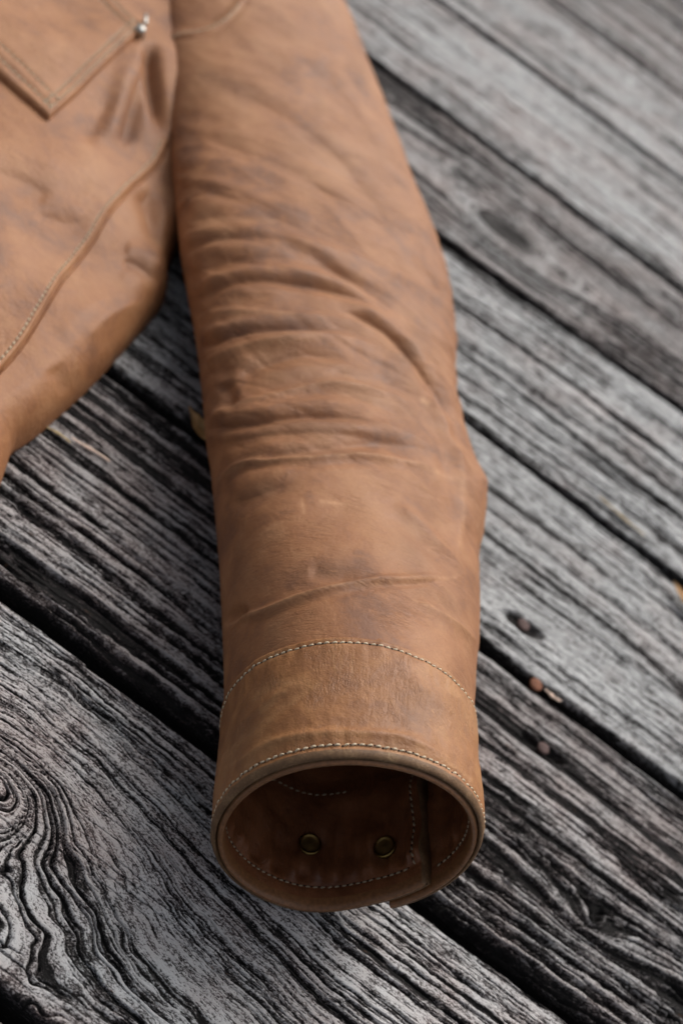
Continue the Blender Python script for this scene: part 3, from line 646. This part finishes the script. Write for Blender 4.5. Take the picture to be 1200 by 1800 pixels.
# side skirt
rim_i = np.concatenate([np.arange(150), np.arange(1, 150)*150+149, np.arange(148, -1, -1)+149*150, np.arange(148, 0, -1)*150]); pv = PV.reshape(-1, 3); sk = bot.reshape(-1, 3)[rim_i]
vv = np.vstack([pv, sk]); nr_ = len(rim_i); k0 = np.arange(nr_); k1 = (k0+1) % nr_
ff = np.vstack([grid_faces(150, 150), np.stack([rim_i[k0], rim_i[k1], len(pv)+k1, len(pv)+k0], 1)])
me = mesh_np('pocket_flap', vv, ff, [LEA], dict(stain=np.zeros(len(vv)), scuff=np.full(len(vv), .12), luv=vv*np.array([60, 90, 0])))
pocket = link('pocket_flap', me, jacket)
t = np.linspace(.03, .97, 60)
def pk_line(a, b): xy = pk_xy(a, b); z, _ = pk_z(xy, a, b); return np.concatenate([xy, z[..., None]+.0003], -1), np.tile([0, 0, 1.], (len(t), 1))
for off in (.0035, .0075):
    for A_, B_ in ((t, 0*t+off/.062), (0*t+off/.10, t), (t, 0*t+1-off/.062)):
        stitches('flap_stitching', *pk_line(A_, B_), pocket, pitch=.0034, ln=.0026, rad=.0005)
c = unp(247, 53, .044); r = .0029
v, f = lathe([(r, -.004), (r, .0004), (r*.92, .0013), (r*.6, .0022), (r*.3, .0025), (0, .0026)], 24)
o = link('rivet', mesh_np('rivet', v @ frame((-.1, -.3, 1)).T, f, [STEEL]), pocket); o.location = Vector(c)
v, f = lathe([(.0001, -.005), (.0011, -.0048), (.0011, .0048), (.0001, .005)], 12); v = v[:, [2, 0, 1]]
q = frame((-.3, -.2, 1)); o = link('metal_pin', mesh_np('metal_pin', v[:, [1, 0, 2]], f, [STEEL]), pocket); o.location = Vector(unp(256, 35, .046)); o.rotation_euler = (0, .25, .5)

# ------------------------------------------------------------------ small debris
def leaf(name, px, py, ln, wd, ang, z, label, curl=.25):
    u = np.linspace(0, 1, 26); v = np.linspace(-1, 1, 13); uu, vvv = np.meshgrid(u, v, indexing='ij')
    wv = wd*np.sin(np.pi*uu**.8)**1.5*(1+.08*perlin(uu*14, vvv*0+px, 3)); x = (uu-.5)*ln; y = vvv*wv
    zz = .0006 + curl*np.abs(vvv)**1.5*wv + .0012*perlin(uu*5, vvv*2+px, 4) - .0006*np.exp(-(vvv/.12)**2) + .12*ln*(uu-.5)**2
    a = math.radians(ang); p = unp(px, py, z)
    X = np.stack([x*math.cos(a)-y*math.sin(a), x*math.sin(a)+y*math.cos(a), zz], -1).reshape(-1, 3)
    dn = X.copy(); dn[:, 2] -= .00025; nfaces = grid_faces(26, 13)
    me = mesh_np(name, np.vstack([X, dn]), np.vstack([nfaces, nfaces[:, ::-1]+len(X)]), [LEAFM]); o = link(name, me); o.location = p; tag(o, label, 'leaf', 'dry leaves on the deck boards'); return o
leaf('dry_leaf', 352, 752, .024, .0052, 150, .004, 'dry yellow brown leaf poking out from under the left side of the sleeve')
leaf('dry_leaf', 1214, 1070, .034, .0042, -30, .004, 'curled golden leaf on a pale board at the right edge of the photo')
def sliver(name, p0, p1, wpx, z, mat, label, cat, parent=None):
    a = unp(*p0, z); b = unp(*p1, z); kz = (a-CP) @ FW; r = wpx*kz/FPX/2; n = 14; t = np.linspace(0, 1, n); d = b-a; s = np.cross(d, [0, 0, 1.]); s /= np.linalg.norm(s)
    ring = np.linspace(0, 2*np.pi, 6, endpoint=False); prof_ = r*np.clip(np.sin(np.pi*np.clip(t, .04, .96))**.35, .1, 1)*(1+.3*np.sin(t*13+p0[0]))
    c = a + t[:, None]*d + s*(.0006*np.sin(t*4+p0[1]))[:, None]; c = c-a
    v = c[:, None]+s*(np.cos(ring)[None, :, None]*prof_[:, None, None])+np.array([0, 0, 1.])*(np.sin(ring)[None, :, None]*prof_[:, None, None]*.45)
    me = mesh_np(name, v.reshape(-1, 3), grid_faces(n, 6, True), [mat])
    o = link(name, me, parent); o.location = a
    if label: tag(o, label, cat, 'thin splinters by the jacket hem' if cat == 'splinter' else None)
    return o
sliver('wood_splinter', (128, 768), (192, 812), 8, .0012, CHIP, 'pale grey splinter along a groove between jacket hem and sleeve', 'splinter')
sliver('wood_splinter', (84, 750), (124, 778), 6, .0010, STRAW, 'thin tan splinter lying just below the jacket hem', 'splinter')
sliver('wood_chip', (957, 1212), (985, 1233), 9, -.002, CHIP, 'small pale wood chip wedged in the gap beside the orange nail', 'wood chip')
sliver('dry_straw', (1050, 872), (1132, 940), 5, .0008, STRAW, 'thin yellow straw caught in a groove on the right boards', 'straw')
